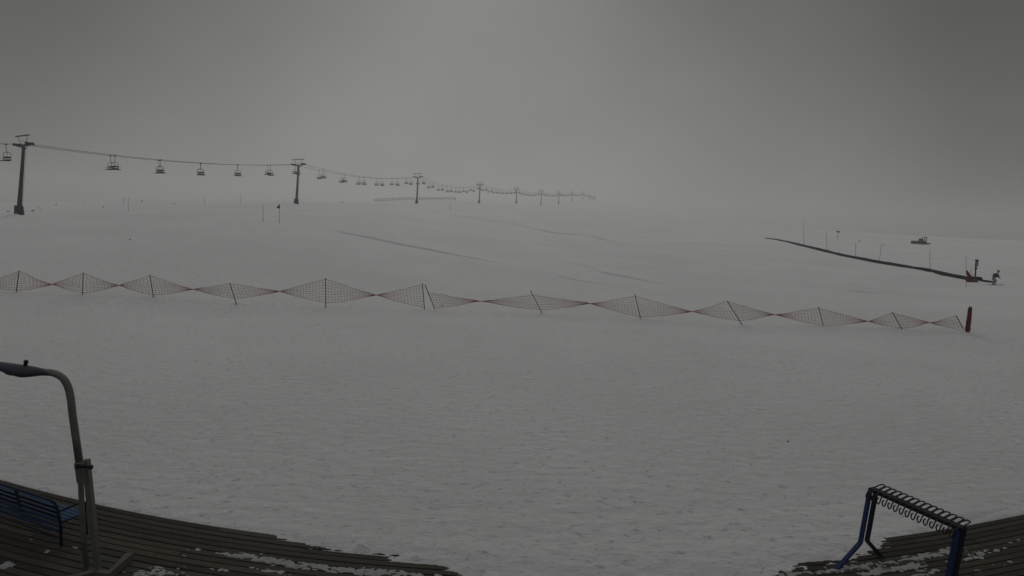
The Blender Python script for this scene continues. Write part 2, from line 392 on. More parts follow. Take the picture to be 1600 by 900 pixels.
for i, (px, py, rx, ry, thr, hm) in enumerate([(215, 897, .55, .22, .35, .05), (255, 893, .5, .18, .5, .035), (300, 886, .5, .14, .75, .02), (310, 857, .35, .09, .7, .02),
        (258, 848, .28, .07, .75, .02), (290, 868, .25, .07, .8, .02), (365, 874, .4, .12, .6, .02), (405, 868, .6, .13, .45, .02), (455, 880, .7, .16, .5, .02),
        (350, 890, .7, .1, .85, .012), (420, 893, .8, .12, .7, .015), (560, 892, .9, .14, .5, .02), (75, 863, .05, .04, .1, .05), (48, 843, .07, .05, .1, .05), (8, 884, .16, .1, .2, .06),
        (120, 855, .15, .05, .6, .02), (70, 880, .2, .06, .8, .012), (1540, 862, .8, .1, .55, .016), (1580, 848, .7, .08, .6, .014), (1520, 872, .7, .12, .6, .016),
        (1570, 880, .7, .1, .75, .012), (1420, 885, .7, .14, .55, .015), (1370, 893, .8, .14, .6, .015), (1450, 893, .5, .12, .5, .02), (1530, 893, .5, .1, .8, .012)] + [(x, y, .55, .13, .45, .03) for x, y in ((375, 868), (412, 874), (448, 880), (492, 885), (535, 890), (590, 894), (640, 896), (1235, 896), (1275, 893), (1315, 889), (1352, 884), (1392, 878), (1428, 872), (1455, 868), (1478, 862))]):
    c = Pz(px, py, DZ); patch(mb, (c.x, c.y), rx, ry, thr, hm, 20 + i * 2, ang=math.atan(.041 * c.x))
mb.build('snow_crumbs', 'clump', smooth=True, kind='stuff')

# ------------------------------------------------------------------ chair lift
ORD = ['first', 'second', 'third', 'fourth', 'fifth', 'sixth', 'seventh', 'eighth', 'ninth', 'tenth', 'eleventh', 'twelfth', 'thirteenth', 'fourteenth']
def make_pylon(hc, label, loc, lean=0.0, tilt=0.0, hs=1.0):
    t = empty('lift_pylon', loc, LANG, label=label, cat='lift pylon', group='pylons carrying the chairlift up the slope')
    mb = MB(); n_ = 10; bh = 1.35
    ax_ = lambda z: lean * max(0, z - .6) / (hc - .6)                # the shaft leans, its head stays near level
    mb.loft([[Vector((ax_(z) + r_ * math.cos(2 * math.pi * j / n_), r_ * math.sin(2 * math.pi * j / n_), z)) for j in range(n_)] for z, r_ in ((bh - .1, .27), (hc * .5, .22), (hc + .05, .17))])
    mb.build('pole', 'steel', t, smooth=False)
    mb = MB().box((0, 0, bh / 2 - .25), (.86, .86, bh + .5), taper=.8, bev=.04); mb.box((0, 0, -.05), (1.1, 1.1, .3), bev=.03)
    mb.build('pedestal', 'pedestal', t)
    mb = MB()
    for sx in (-1, 1): mb.tube([(sx * .17 + .30 + ax_(bh), 0, bh), (sx * .17 + .22 + ax_(hc), 0, hc - .2)], .016, 5)
    for i in range(int((hc - bh - .4) / .32)):
        z = bh + .15 + i * .32; x = .31 - .07 * z / hc + ax_(z); mb.tube([(x - .17, 0, z), (x + .17, 0, z)], .014, 4)
    mb.build('ladder', 'steel', t)
    TM = Matrix.Translation((lean, 0, hc)) @ Matrix.Rotation(-tilt, 4, 'Y')
    def head(nm, mb):
        mb.v = [tuple(TM @ Vector((x * hs, y * hs, z))) for x, y, z in mb.v]; mb.build(nm, 'dark', t)
    mb = MB().box((0, 0, .02), (GAUGE + .1, .24, .17), bev=.02)
    for sx in (-1, 1): mb.tube([(0, 0, -.55), (sx * .95, 0, -.05)], .06, 4)
    head('crossarm', mb)
    for sx in (-1, 1):
        mb = MB().box((sx * GAUGE / 2, 0, .1), (.1, 1.7, .14), bev=.02)
        for j in range(4):
            y = -.66 + j * .44
            mb.loft([[Vector((sx * GAUGE / 2 + dx, y + .18 * math.cos(a * math.pi / 5), .18 + .18 * math.sin(a * math.pi / 5))) for a in range(10)] for dx in (-.08, .08)])
        mb.box((sx * (GAUGE / 2 + .2), 0, .08), (.26, 1.3, .05))
        head('sheave_assembly', mb)
    mb = MB()
    for sx in (-1, 1): mb.tube([(sx * .62, 0, .1), (sx * .98, 0, 1.2)], .055, 4)
    mb.tube([(-1.5, 0, 1.22), (1.5, 0, 1.22)], .075, 4)
    mb.tube([(-.62, 0, .12), (-.2, 0, .6), (.2, 0, .6), (.62, 0, .12)], .03, 4)
    head('lifting_gantry', mb)
    return t
PLBL = ['tall grey pylon with dark blue pedestal, foremost of the chairlift line', 'second chairlift pylon, standing on the skyline beside a flagged marker pole',
        'third chairlift pylon, rising in front of the long distant row of fencing', 'fourth chairlift pylon, just past the end of the distant fence row',
        'fifth chairlift pylon from the foremost, hazy, with broad crossarm', 'sixth chairlift pylon, its foot lower on the slope than its neighbours',
        'seventh chairlift pylon, slim and greyed by the fog', 'eighth chairlift pylon, pale in the fog, with a flat T top',
        'ninth chairlift pylon, small and faint, second to last before the top', 'tenth and last chairlift pylon, short and faint, beside the top station']
TILT = [R(6), R(4), R(3), R(2.5), R(2.5), R(2), R(2), R(2), R(2), R(2)]
for i, (p, h, q) in enumerate(TOW):
    make_pylon(h, PLBL[i], p, (q - p).dot(acr), TILT[i], .72 if i == 0 else 1.0)
tops = []
for i, (p, h, q) in enumerate(TOW): tops.append(Vector((q.x, p.y, p.z + h + .2)))
T0 = Vector((LA + LB * 20 - 1.5, 20, tops[0].z - 6.0))
EH = 4.2
pts_top = [T0] + tops + [Vector((LA + LB * ENDY, ENDY, h1(LA + LB * ENDY, ENDY) + EH))]
def cable(y, side):                       # point on the strand at distance y
    for a, b in zip(pts_top, pts_top[1:]):
        if a.y <= y <= b.y:
            t = (y - a.y) / (b.y - a.y); L = b.y - a.y
            p = a.lerp(b, t); p.z -= 4 * t * (1 - t) * (SAG.get(a.y, .00022 * L * L))
            return p + acr * (side * GAUGE / 2 * min(1, max(.72, .72 + .28 * (y - 81) / 63)))
    return None
SAG = {20: .2}
for i, (mx, my) in enumerate([(300, 254.3), (560, 276), (700, 291.5)]):    # sag read from the photograph
    a, b = tops[i], tops[i + 1]; Yt = lineY(uof(mx, my)); t = (Yt - a.y) / (b.y - a.y)
    SAG[a.y] = (a.lerp(b, t).z - P(mx, my, Yt).z) / (4 * t * (1 - t))
for side, lb in ((-1, 'steel haul cable of the chairlift, the strand farther from the open slope'), (1, 'steel haul cable of the chairlift, the strand beside the open slope')):
    mb = MB(); ys = np.concatenate([np.linspace(45, 230, 90), np.linspace(240, ENDY, 120)])
    mb.tube([cable(y, side) for y in ys], .03, 5)
    mb.build('lift_cable', 'rope', label=lb, cat='cable', group='two strands of the lift cable')
def chair_geo():
    hang = MB().tube([(0, 0, 0), (0, .03, -.75), (0, .12, -1.0)], .033, 6)
    grip = MB().box((0, 0, -.02), (.1, .34, .16), bev=.02)
    fr = MB()
    fr.tube([(0, .12, -.98), (0, .12, -1.02)], .06, 6)
    loop = [(-.2, .12, -1.0), (-.48, .12, -1.06), (-.58, .1, -1.2), (-.58, .05, -1.98), (-.56, -.42, -2.06)]
    fr.tube(loop, .03, 5); fr.tube([(-x, y, z) for x, y, z in loop], .03, 5)
    fr.tube([(-.2, .12, -1.0), (.2, .12, -1.0)], .032, 5); fr.tube([(0, .12, -1.0), (0, .09, -1.5)], .02, 4)
    for sx in (-1, 1): fr.tube([(sx * .58, .06, -1.72), (sx * .6, -.4, -1.72)], .022, 4)
    back = MB().box((0, .07, -1.62), (1.02, .05, .22), Matrix.Rotation(R(-8), 3, 'X'), bev=.015)
    seat = MB().box((0, -.2, -2.03), (1.16, .5, .09), Matrix.Rotation(R(4), 3, 'X'), bev=.03); seat.box((0, .05, -1.93), (1.12, .06, .18), bev=.02)
    return hang, grip, fr, back, seat
hang, grip, fr, back, seat = chair_geo()
ch0 = empty('lift_chair', (0, 0, 0), LANG)
for nm, mb, m in (('grip', grip, 'dark'), ('hanger', hang, 'chairsteel'), ('frame', fr, 'chairsteel'), ('backrest', back, 'seat'), ('seat', seat, 'seat')): mb.build(nm, m, ch0)
far0 = MB()
for mb in (hang, grip, fr, back, seat): far0.add(mb.v, mb.f)
chf = far0.build('lift_chair', 'seat')
GRP = 'two-seat chairs hanging along the chairlift'
TY = [p.y for p, h, q in TOW]
first_near = first_far = True
HY = [(172, 244), (248, 251), (313, 255), (371, 258.5), (420, 259), (461, 258), (499, 262), (535, 269), (562, 274), (590, 277), (613, 278.5), (636, 278)]
HL = [172.5, 248, 313, 371, 418.3, 461, 499, 533.7, 560.7, 588.7, 612.5, 635]
HR = [179.4, 251, 314, 371.5, 422.5, 465, 505.7, 538.5, 569, 597, 621, 642]
def fit(px, side, lo0=60.0):
    ys = []
    for x in px:                              # walk along the strand to the place seen at that column
        lo, hi = lo0, 330.0
        for _ in range(40):
            m_ = (lo + hi) / 2
            if proj(cable(m_, side))[0] < x: lo = m_
            else: hi = m_
        ys.append(lo)
    if len(ys) == 1: return ys[0]
    return (ys[-1] - ys[0]) / (len(ys) - 1), ys
for side, (sp, y0s) in ((-1, fit(HL, -1)), (1, fit(HR, 1))):
    strand = 'outer cable' if side < 0 else 'slope-side cable'
    cnt = {}
    k = -2
    while True:
        y = (fit([9], -1, 46.0) if side < 0 else 40) if k == -1 else y0s[k] if 0 <= k < len(y0s) else (y0s[0] + sp * k if k < 0 else y0s[-1] + sp * (k - len(y0s) + 1)); k += 1
        if y > ENDY - 8: break
        if k > 12 and any(abs(y - t) < .9 for t in TY): y += 1.4
        if y < 46: continue
        p = cable(y, side); px, py = proj(p)
        if px < -25 or 20 < px < 140: continue
        i = sum(1 for t in TY if t < y); cnt[i] = cnt.get(i, 0) + 1
        nth = ORD[cnt[i] - 1]
        if i == 0: lb = f'empty two-seat chair on the {strand}, hanging just before the foremost pylon'
        elif i >= len(TY): lb = f'tiny foggy lift chair on the {strand}, {nth} past the last pylon'
        else: lb = f'{"empty two-seat" if y < 230 else "small greyed"} lift chair on the {strand}, {nth} beyond the {ORD[i-1]} pylon'
        swing = random.uniform(-.03, .03)
        rz = LANG + (math.pi if side > 0 else 0)
        rot = (swing, random.uniform(-.015, .015), rz)
        if y < 330:
            if first_near: o = ch0; o.location = p; o.rotation_euler = rot; tag(o, lb, 'lift chair', GRP); first_near = False
            else: dup(ch0, p, rot, label=lb, cat='lift chair', group=GRP)
        else:
            if first_far: o = chf; o.location = p; o.rotation_euler = rot; tag(o, lb, 'lift chair', GRP); first_far = False
            else: dup(chf, p, rot, label=lb, cat='lift chair', group=GRP)
# top station
ex, ey = LA + LB * ENDY, ENDY; ez = h1(ex, ey)
t = empty('lift_station', (ex, ey, ez), LANG, label='small hazy top station where the chairlift cable turns back', cat='lift station')
mb = MB().box((0, .6, 1.9), (1.2, 1.4, 4.0), taper=.7, bev=.05); mb.build('pedestal', 'dark', t)
mb = MB().loft([[Vector((1.45 * math.cos(a * math.pi / 12), .3 + 1.45 * math.sin(a * math.pi / 12), z)) for a in range(24)] for z in (EH - .12, EH + .08)]); mb.build('bullwheel', 'dark', t)
mb = MB().box((0, .8, EH + .75), (3.0, 3.6, .9), bev=.2); mb.build('housing', 'dark', t)

# ------------------------------------------------------------------ twisted safety nets
def net_fence(posts, knots, label, first_free=False, tail=None):
    ps = []
    for (tx, ty, bx, by, a, b) in posts:
        base = hit(bx, by, 20, 90); top = P(tx, ty, base.y - .05); ps.append((base, top, a, b))
    root = empty('net_fence', ps[0][0], label=label, cat='safety net', group='red safety nets across the foot of the slope')
    o0 = ps[0][0]
    for base, top, a, b in ps:
        d = (top - base).normalized(); MB().tube([base - d * .3 - o0, top - o0], .027, 6).build('post', 'post', root)
    nl = 9
    def rowpts(p):                          # attachment points down the post
        base, top, a, b = p
        return [base.lerp(top, a + (b - a) * (1 - j / (nl - 1))) for j in range(nl)]
    halves = []
    for i in range(len(ps) - 1):
        Ym = (ps[i][0].y + ps[i + 1][0].y) / 2; kx, ky = knots[i]; kp = P(kx, ky, Ym)
        halves += [(ps[i], kp, 1), (ps[i + 1], kp, -1)]
    if first_free: halves.append((ps[0], P(*first_free, ps[0][0].y), -1))
    net = MB(); edge = MB()
    for p, kp, sgn in halves:
        rows = rowpts(p); bundle = [kp + Vector((0, 0, (j / (nl - 1) - .5) * -.10 * (1 if sgn > 0 else -1))) for j in range(nl)]
        K_ = 12; grid = []
        for j in range(nl):
            line = []
            for i in range(K_ + 1):
                t = i / K_; q = rows[j].lerp(bundle[j], t)
                f = j / (nl - 1) - .5
                q.z += -.02 * math.sin(math.pi * t) + (.05 if f < 0 else -.06) * abs(f) * math.sin(math.pi * t)
                q.y += .05 * math.sin(7 * t + j) + .12 * math.sin(math.pi * t) * (f)
                q += Vector((noise.noise(q * 2.1), 0, noise.noise(q * 2.3 + Vector((5, 0, 0))))) * .045 * math.sin(math.pi * t)
                line.append(q - o0)
            grid.append(line)
            (edge if j in (0, nl - 1) else net).tube(line, .012 if j in (0, nl - 1) else .0075, 4)
        L = (rows[0] - kp).length; nv = max(6, int(L / .2))
        for k in range(1, nv):
            t = k / nv * .97; i = min(K_ - 1, int(t * K_)); u = t * K_ - i
            net.tube([grid[j][i].lerp(grid[j][i + 1], u) for j in range(nl)], .007, 3)
    net.build('net', 'net', root); edge.build('edge_rope', 'net', root)
    return root
net_fence([(30, 423, 25, 458, .13, .97), (130, 426, 129, 462, .12, .97), (234, 429, 240, 466, .14, .95), (359, 442, 370, 477, .30, .97), (508.5, 434, 509, 483, .2, .95), (660, 443, 663.5, 486, .13, .95)],
          [(77, 444.5), (181, 446), (296, 452), (432, 455.5), (583, 461)], 'red twisted safety net on upright posts, reaching to the gap beside a slanting post', first_free=(-32, 446))
net_fence([(664, 445, 681, 487, .13, .70), (829, 454, 848, 491, .18, .80), (992, 460, 1001, 498, .08, .92), (1136, 470, 1161, 510, .22, .97), (1279, 480, 1287, 511, .08, .95), (1394, 488, 1410, 515, .08, .97), (1494, 493, 1507, 517, .05, .97)],
          [(743, 470.5), (917, 474), (1076, 487), (1205, 491.5), (1352, 502), (1448, 504)], 'red twisted safety net on slanting posts, ending beside the rolled red bundle')
# rolled net standing at the end
b = hit(1511.5, 521, 20, 90); tp = P(1511.5, 478, b.y)
root = empty('net_bundle', b, label='dark red rolled net bundle standing upright at the end of the fence', cat='net bundle')
hh = (tp - b).length; mb = MB(); rings = []
for i in range(19):
    z = hh * (.06 + .90 * i / 18); rr = .145 * (1 - .25 * (i / 18)) * (1 + .16 * noise.noise(Vector((0, 0, z * 4))))
    if i in (0, 18): rr *= .6
    if i in (5, 12): rr *= .82
    rings.append([Vector(((rr * (1 + .3 * noise.noise(Vector((j * .9, z * 1.5, 2))))) * math.cos(2 * math.pi * j / 14), rr * math.sin(2 * math.pi * j / 14), z)) for j in range(14)])
mb.loft(rings); mb.build('rolled_net', 'bundle', root, smooth=True)
MB().tube([(-.05, 0, -.3), (-.03, 0, hh * 1.0)], .025, 6).build('post', 'post', root)
MB().tube([(.08, .02, -.3), (.1, .02, hh * .97)], .022, 6).build('post', 'post', root)
mb = MB()
for z in (hh * .32, hh * .65): mb.tube([(.13 * math.cos(a), .13 * math.sin(a), z) for a in np.linspace(0, 2 * math.pi, 15)], .014, 5)
mb.build('tie_cord', 'net', root)

# ------------------------------------------------------------------ far row of fencing on the skyline
pa = [(585, 315), (600, 314.2), (625, 312.8), (650, 312), (680, 311.4), (712, 311.2)]
fp = []
for i in range(37):
    px = 585 + 127 * i / 36; py = np.interp(px, [a for a, b in pa], [b for a, b in pa]); Yf = 296 + .1 * i
    c = P(px, py, Yf); c.z = h1(c.x, c.y); fp.append((c, P(px, py - 4.2 + (i > 16) * 1.2, Yf).z))
o0 = fp[0][0].copy()
root = empty('slope_fence', o0, label='long low dark fence row on the skyline behind the third pylon', cat='fence')
for i_, (c, zt) in enumerate(fp): MB().tube([c - o0 - Vector((0, 0, .3)), Vector((c.x, c.y, max(zt, c.z + 1.0) + .1 * (i_ % 3))) - o0], .10, 5).build('post', 'dark', root)
mb = MB()
for f in (.45, .9): mb.tube([Vector((c.x, c.y, c.z + f * max(.8, zt - c.z) - .03 * (i % 2))) - o0 for i, (c, zt) in enumerate(fp)], .045, 4)
mb.build('rail', 'dark', root)

# ------------------------------------------------------------------ long black belt lift
bpx = [(1197, 372.6), (1215, 375.3), (1240, 381), (1275, 389.3), (1310, 398.5), (1340, 404.5), (1375, 411), (1410, 417), (1440, 421.5), (1475, 428.5), (1505, 436), (1530, 438.5), (1551, 441.5)]
bp_ = [hit(x, y, 40, 400) for x, y in bpx]
fine = []
for a, b in zip(bp_, bp_[1:]):
    k = max(2, int((b - a).length / 1.5)); fine += [a.lerp(b, i / k) for i in range(k)]
fine.append(bp_[-1])
for _ in range(6):
    fine = [fine[0]] + [(fine[i - 1] + fine[i] * 2 + fine[i + 1]) / 4 for i in range(1, len(fine) - 1)] + [fine[-1]]
root = empty('conveyor_lift', fine[-1], label='long narrow black belt lift running up the snow from the signpost', cat='conveyor lift')
o0 = fine[-1]
def strip(off, w, z0, z1):
    rings = []
    for i, p in enumerate(fine):
        t = fine[min(i + 1, len(fine) - 1)] - fine[max(i - 1, 0)]; t.z = 0; t.normalize(); s = Vector((t.y, -t.x, 0))
        g_ = h1(p.x, p.y); c = p + s * off; taper = min(1, .55 + (i + 1) / 22, .2 + (len(fine) - i) / 8)
        w_ = w * (1 + .25 * noise.noise(p * .25)); up = .08 * noise.noise(p * .35)
        rings.append([Vector((q.x, q.y, g_ + z + (up if z > 0 else 0))) - o0 for q, z in ((c - s * w_ / 2, z0), (c - s * w_ / 2, z1 * taper), (c + s * w_ / 2, z1 * taper), (c + s * w_ / 2, z0))])
    return MB().loft(rings)
strip(0, .5, -.3, .24).build('belt', 'rubber', root)
for sx in (-1, 1): strip(sx * .33, .12, -.3, .30).build('side_rail', 'rail', root)
e = hit(1522, 438.2, 40, 200) - o0
MB().box(e + Vector((0, 0, .2)), (1.6, .9, .5), taper=.85, bev=.06).build('drive_housing', 'rail', root)

# ------------------------------------------------------------------ poles and signs
def cane(bx, by, tx, ty, label, r=.03, flag=None, m='cane', y0=20, name='marker_pole'):
    b = hit(bx, by, y0, 900); tp = P(tx, ty, b.y); d = (tp - b)
    root = empty(name, b, label=label, cat='marker pole', group='thin marker poles standing in the snow')
    MB().tube([-d.normalized() * .3, d], [r * .8, r * .65], 6).build('cane', m, root)
    if flag:
        mb = MB(); s = d.length
        mb.add([d * .99 + Vector((.0, 0, 0)), d * .80 + Vector((-.38, .02, 0)), d * .77 + Vector((.06, .03, 0)), d * .99 + Vector((.03, .05, 0)), d * .80 + Vector((-.36, .06, 0)), d * .77 + Vector((.06, .07, 0))], [(0, 1, 2), (5, 4, 3), (0, 3, 4, 1), (1, 4, 5, 2), (2, 5, 3, 0)])
        mb.build('flag', 'signdark', root)
    return root
cane(411.5, 346, 411, 320, 'thin bare marker pole on the slope, beside the flagged pole before the second pylon', .032)
cane(436.5, 349, 436.5, 319, 'marker pole topped by a dark pennant, standing before the second pylon', .035, True)
cane(200.5, 329, 200.5, 309, 'faint thin pole on the skyline between the first two pylons, lower of a close pair', .035)
cane(193, 321, 193, 308, 'faint thin pole on the skyline between the first two pylons, farther of a close pair', .03)
cane(319.5, 320, 319.5, 307, 'faint marker pole on the skyline below the third pair of lift chairs', .035)
cane(375.5, 320, 375.5, 303, 'faint thin marker pole on the skyline below the fourth pair of lift chairs', .035)
cane(703.5, 330, 703.5, 317, 'short faint marker pole below the end of the far fence row', .045)
cane(1255.5, 384, 1255.5, 347, 'tall faint marker pole near the upper end of the black belt', .04)
cane(1292, 393, 1291.5, 361, 'pale marker pole behind the black belt, beside a small T-shaped sign', .04)
cane(1337, 402.5, 1336.5, 379, 'upright marker pole behind the black belt, next to the slanting pole', .038)
cane(1374, 409.5, 1377, 381, 'slanting marker pole behind the middle of the black belt', .038)
cane(1453, 426, 1453, 391, 'tall dark marker pole rising from the lower part of the black belt', .036)
cane(1509.5, 449, 1509.5, 399, 'tall thin grey pole in front of the belt foot, beside the red padding', .026)
cane(1517.5, 437.5, 1517.5, 420, 'short thin pole between the red padding and the signpost', .028, m='post')
cane(1519.6, 440, 1519.4, 428, 'stubby dark red stake at the foot of the signpost', .035, m='bundle', name='stake')
b = P(1308.5, 375, 190); b = gz(b); tp = P(1308.5, 361, b.y)
root = empty('slope_sign', b, label='small faint T-shaped sign standing beyond the upper black belt', cat='sign')
hh = tp.z - b.z
MB().tube([(0, 0, -.3), (0, 0, hh)], .06, 6).build('post', 'cane', root); MB().box((0, -.06, hh - .2), (1.0, .06, .45), bev=.02).build('panel', 'signdark', root)
# padded red post
b = hit(1519, 441, 40, 200); tp = P(1510, 422.5, b.y); d = tp - b
root = empty('safety_padding', b, label='dark red padding leaning beside the signpost at the foot of the belt', cat='padding')
x_ = d.normalized().cross(Vector((0, 1, 0))).normalized(); rings = []
for t, r_ in ((0, .17), (.12, .22), (.5, .2), (.8, .15), (.97, .09), (1.0, .04)):
    rings.append([d * t + x_ * (r_ * math.cos(a * math.pi / 5)) + Vector((0, 1, 0)) * (r_ * .8 * math.sin(a * math.pi / 5)) for a in range(10)])
MB().loft(rings).build('pad', 'bundle', root, smooth=True)
MB().box((.05, .1, .12), (1.1, .5, .34), bev=.08).build('base_pad', 'bundle', root)
# signpost
b = hit(1523.3, 439, 40, 200); tp = P(1525.5, 405.5, b.y); d = tp - b; hh = d.length
root = empty('signpost', b, label='dark signpost with a tall narrow board at the foot of the black belt', cat='signpost')
MB().tube([-d * .1, d * .97], [.085, .07], 8).build('post', 'dark', root)
fr_ = MB().box(d * .83 + Vector((0, -.1, 0)), (.36, .08, .72), bev=.02).build('board', 'signdark', root)
MB().box(d * .80 + Vector((-.02, -.147, 0)), (.2, .012, .44)).build('face', 'signpale', fr_)
MB().box(d * .96 + Vector((0, -.1, .06)), (.42, .16, .1), bev=.02).build('cap', 'dark', root)
MB().box(d * .58 + Vector((0, -.02, 0)), (.2, .2, .3), bev=.03).build('control_box', 'dark', root)

# ------------------------------------------------------------------ skier near the belt foot
b = hit(1552.5, 445.5, 40, 200)
person = empty('person', b, label='person in dark jacket and pale trousers crouching on skis past the belt foot', cat='person')
def skin(name, verts, edges, rad_, m, parent, sub=2, root_i=0):
    me = bpy.data.meshes.new(name); me.from_pydata(verts, edges, []); o = bpy.data.objects.new(name, me); COL.objects.link(o)
    md = o.modifiers.new('s', 'SKIN'); md.use_smooth_shade = True
    for i, r_ in enumerate(rad_): me.skin_vertices[0].data[i].radius = (r_, r_)
    me.skin_vertices[0].data[root_i].use_root = True
    s_ = o.modifiers.new('u', 'SUBSURF'); s_.levels = s_.render_levels = sub
    dg = bpy.context.evaluated_depsgraph_get(); ne = bpy.data.meshes.new_from_object(o.evaluated_get(dg))
    bpy.data.objects.remove(o); ne.materials.clear(); ne.materials.append(m if not isinstance(m, str) else M[m])
    o = bpy.data.objects.new(name, ne); COL.objects.link(o); o.parent = parent; return o
# facing +X, crouched, one arm raised
bv = [(-.12, 0, .72), (-.02, 0, .92), (.14, 0, 1.12), (.24, 0, 1.24), (.33, 0, 1.36), (.36, 0, 1.5),
      (-.1, -.11, .70), (.12, -.15, .47), (-.06, -.16, .1), (.12, -.16, .07), (-.1, .11, .70), (.14, .15, .47), (-.04, .16, .1), (.14, .16, .07),
      (.18, -.2, 1.18), (.12, -.36, .95), (.32, -.4, .82), (.40, -.4, .80), (.2, .2, 1.18), (.32, .36, 1.05), (.5, .34, 1.14), (.57, .33, 1.17)]
be = [(0, 1), (1, 2), (2, 3), (3, 4), (4, 5), (0, 6), (6, 7), (7, 8), (8, 9), (0, 10), (10, 11), (11, 12), (12, 13), (3, 14), (14, 15), (15, 16), (16, 17), (3, 18), (18, 19), (19, 20), (20, 21)]
br = [.15, .15, .17, .14, .06, .09, .11, .085, .07, .06, .11, .085, .07, .06, .085, .065, .05, .04, .085, .065, .05, .04]
skin('body', bv, be, br, 'trousers', person)
skin('jacket', [(-.1, 0, .78), (0, 0, .94), (.15, 0, 1.13), (.25, 0, 1.26), (.18, -.21, 1.18), (.12, -.37, .95), (.3, -.405, .83), (.2, .21, 1.18), (.32, .37, 1.05), (.48, .35, 1.13)],
     [(0, 1), (1, 2), (2, 3), (3, 4), (4, 5), (5, 6), (3, 7), (7, 8), (8, 9)], [.19, .18, .2, .16, .11, .085, .065, .11, .085, .065], 'jacket', person)
mb = MB().blob((.37, 0, 1.5), .105, 2, .03, 14, 10, (1, .82, 1.18)); mb.blob((.475, 0, 1.49), .022, 1, .05, 8, 6); face = mb.build('face', 'skin', person, smooth=True)
MB().blob((.35, 0, 1.545), .125, 1, .02, 14, 10, (1, .9, .9)).build('helmet', 'hat', person, smooth=True)
mb = MB()
for sy in (-1, 1): mb.blob((.465, sy * .035, 1.515), .016, 1, 0, 8, 6)
mb.build('goggles', 'black', person)
for sy in (-1, 1):
    mb = MB(); prof = [(-.78, .05, .03), (-.6, .045, .012), (0, .035, .012), (.7, .045, .012), (.88, .035, .05), (.98, .015, .12)]
    mb.loft([[Vector((x, -w, z)), Vector((x, w, z)), Vector((x, w, z + .02)), Vector((x, -w, z + .02))] for x, w, z in prof])
    o = mb.build('ski', 'ski', label=f'narrow dark ski under the crouching person, {"nearer the fence" if sy < 0 else "farther from the fence"}', cat='ski', group='pair of skis worn by the crouching person')
    o.location = b + Vector((.02, sy * .16, .02))

# ------------------------------------------------------------------ snow groomer near the skyline
b = gz(P(1437, 381.5, 180)); root = empty('snow_groomer', b, R(-7), label='dark snow groomer with its blade out front, parked near the skyline', cat='snow groomer')
root.scale = (.88, .88, .88)
for sy in (-1, 1):
    mb = MB(); n_ = 20; prof = []
    for i in range(n_):
        a = 2 * math.pi * i / n_; prof.append((max(-.75, min(.75, 1.15 * math.cos(a))) + .3 * math.cos(a), .33 + .33 * math.sin(a)))
    mb.loft([[Vector((x + .55, sy * 1.0 + dy, z)) for x, z in prof] for dy in (-.45, .45)])
    mb.build('track', 'rubber', root)
MB().box((.5, 0, .85), (1.75, 1.5, .55), bev=.1).build('body', 'machine', root)
c_ = MB().box((.25, 0, 1.45), (1.0, 1.4, .75), taper=.82, bev=.08).build('cab', 'machine', root)
MB().box((-.24, 0, 1.45), (.03, 1.05, .4), Matrix.Rotation(R(12), 3, 'Y')).build('windscreen', 'glass', c_)
mb = MB()
for sy in (-.6, .6): mb.tube([(1.55, sy, .5), (1.6, sy, 2.15)], .12, 6)
mb.box((1.3, 0, 2.15), (.9, 1.4, .22), bev=.04); mb.build('rear_frame', 'machine', root)
mb = MB().box((2.1, 0, .3), (1.1, 2.6, .34), bev=.08); mb.build('tiller', 'machine', root)
mb = MB()
for sy in (-.5, .5): mb.tube([(-.4, sy, .6), (-1.0, sy, .95), (-1.7, sy, .8)], .09, 6)
mb.build('blade_arm', 'machine', root)
mb = MB(); rings = []
for i in range(9):
    y = -1.9 + 3.8 * i / 8; bx = -2.0 - .5 * (abs(y) / 1.9) ** 2
    rings.append([Vector((bx + dx, y, z)) for dx, z in ((.25, .05), (-.02, .3), (-.05, .7), (.12, 1.0), (.22, .98), (.09, .65), (.1, .3), (.35, .05))])
mb.loft(rings); mb.build('blade', 'machine', root).rotation_euler = (0, 0, R(52)); root.children[-1].location = (-.4, 1.9, 0)

# ------------------------------------------------------------------ stones poking through the snow
for i, (px, py, wpx, lb) in enumerate([(51.4, 330, 4.5, 'flat dark stone in the snow just past the foremost pylon, widest of the few there'), (39.5, 330.5, 2.4, 'small dark stone close against the foot of the foremost pylon'),
        (13, 331, 4, 'pale flat stone in the snow outside the foremost pylon'), (60, 325, 2.6, 'dark stone past the foremost pylon, upper of a close pair'), (63, 328, 2.2, 'dark stone past the foremost pylon, lower of a close pair'),
        (87.7, 320, 3.2, 'lone dark stone on the skyline a little beyond the foremost pylon'), (130.5, 319, 3.2, 'lone dark stone on the skyline before the first pair of chairs'),
        (161.6, 323.5, 2.6, 'dark stone below the first pair of lift chairs'), (222, 315, 4.5, 'long low stone on the skyline below the second pair of chairs'), (272, 318.5, 2.4, 'small stone on the skyline under the cable past the second pair of chairs'),
        (203, 374, 2.6, 'lone small dark stone in the open snow below the skyline'), (535, 313.5, 2.5, 'small stone on the skyline just past the second pylon'),
        (1343, 377, 3, 'dark stone beyond the black belt, above the upright marker pole'), (1380, 383, 2.2, 'small stone beyond the black belt, beside the slanting pole'),
        (1231, 690, 4, 'small dark stone alone on the open snow above the ski rack'), (305, 566, 5, 'pale grey lump of dirt on open snow beyond the lamp post'),
        (691, 478, 3.5, 'small dark stone at the foot of the net beside the slanting post')]):
    b = hit(px, py, 12, 900) or gz(P(px, py, 200)); r_ = wpx * b.y / F / 2
    MB().blob((0, 0, 0), r_, i, .5, 10, 7, (1, .8, .55)).build('stone', 'rock', label=lb, cat='stone', group='dark stones showing through the snow').location = b + Vector((0, 0, r_ * .15))

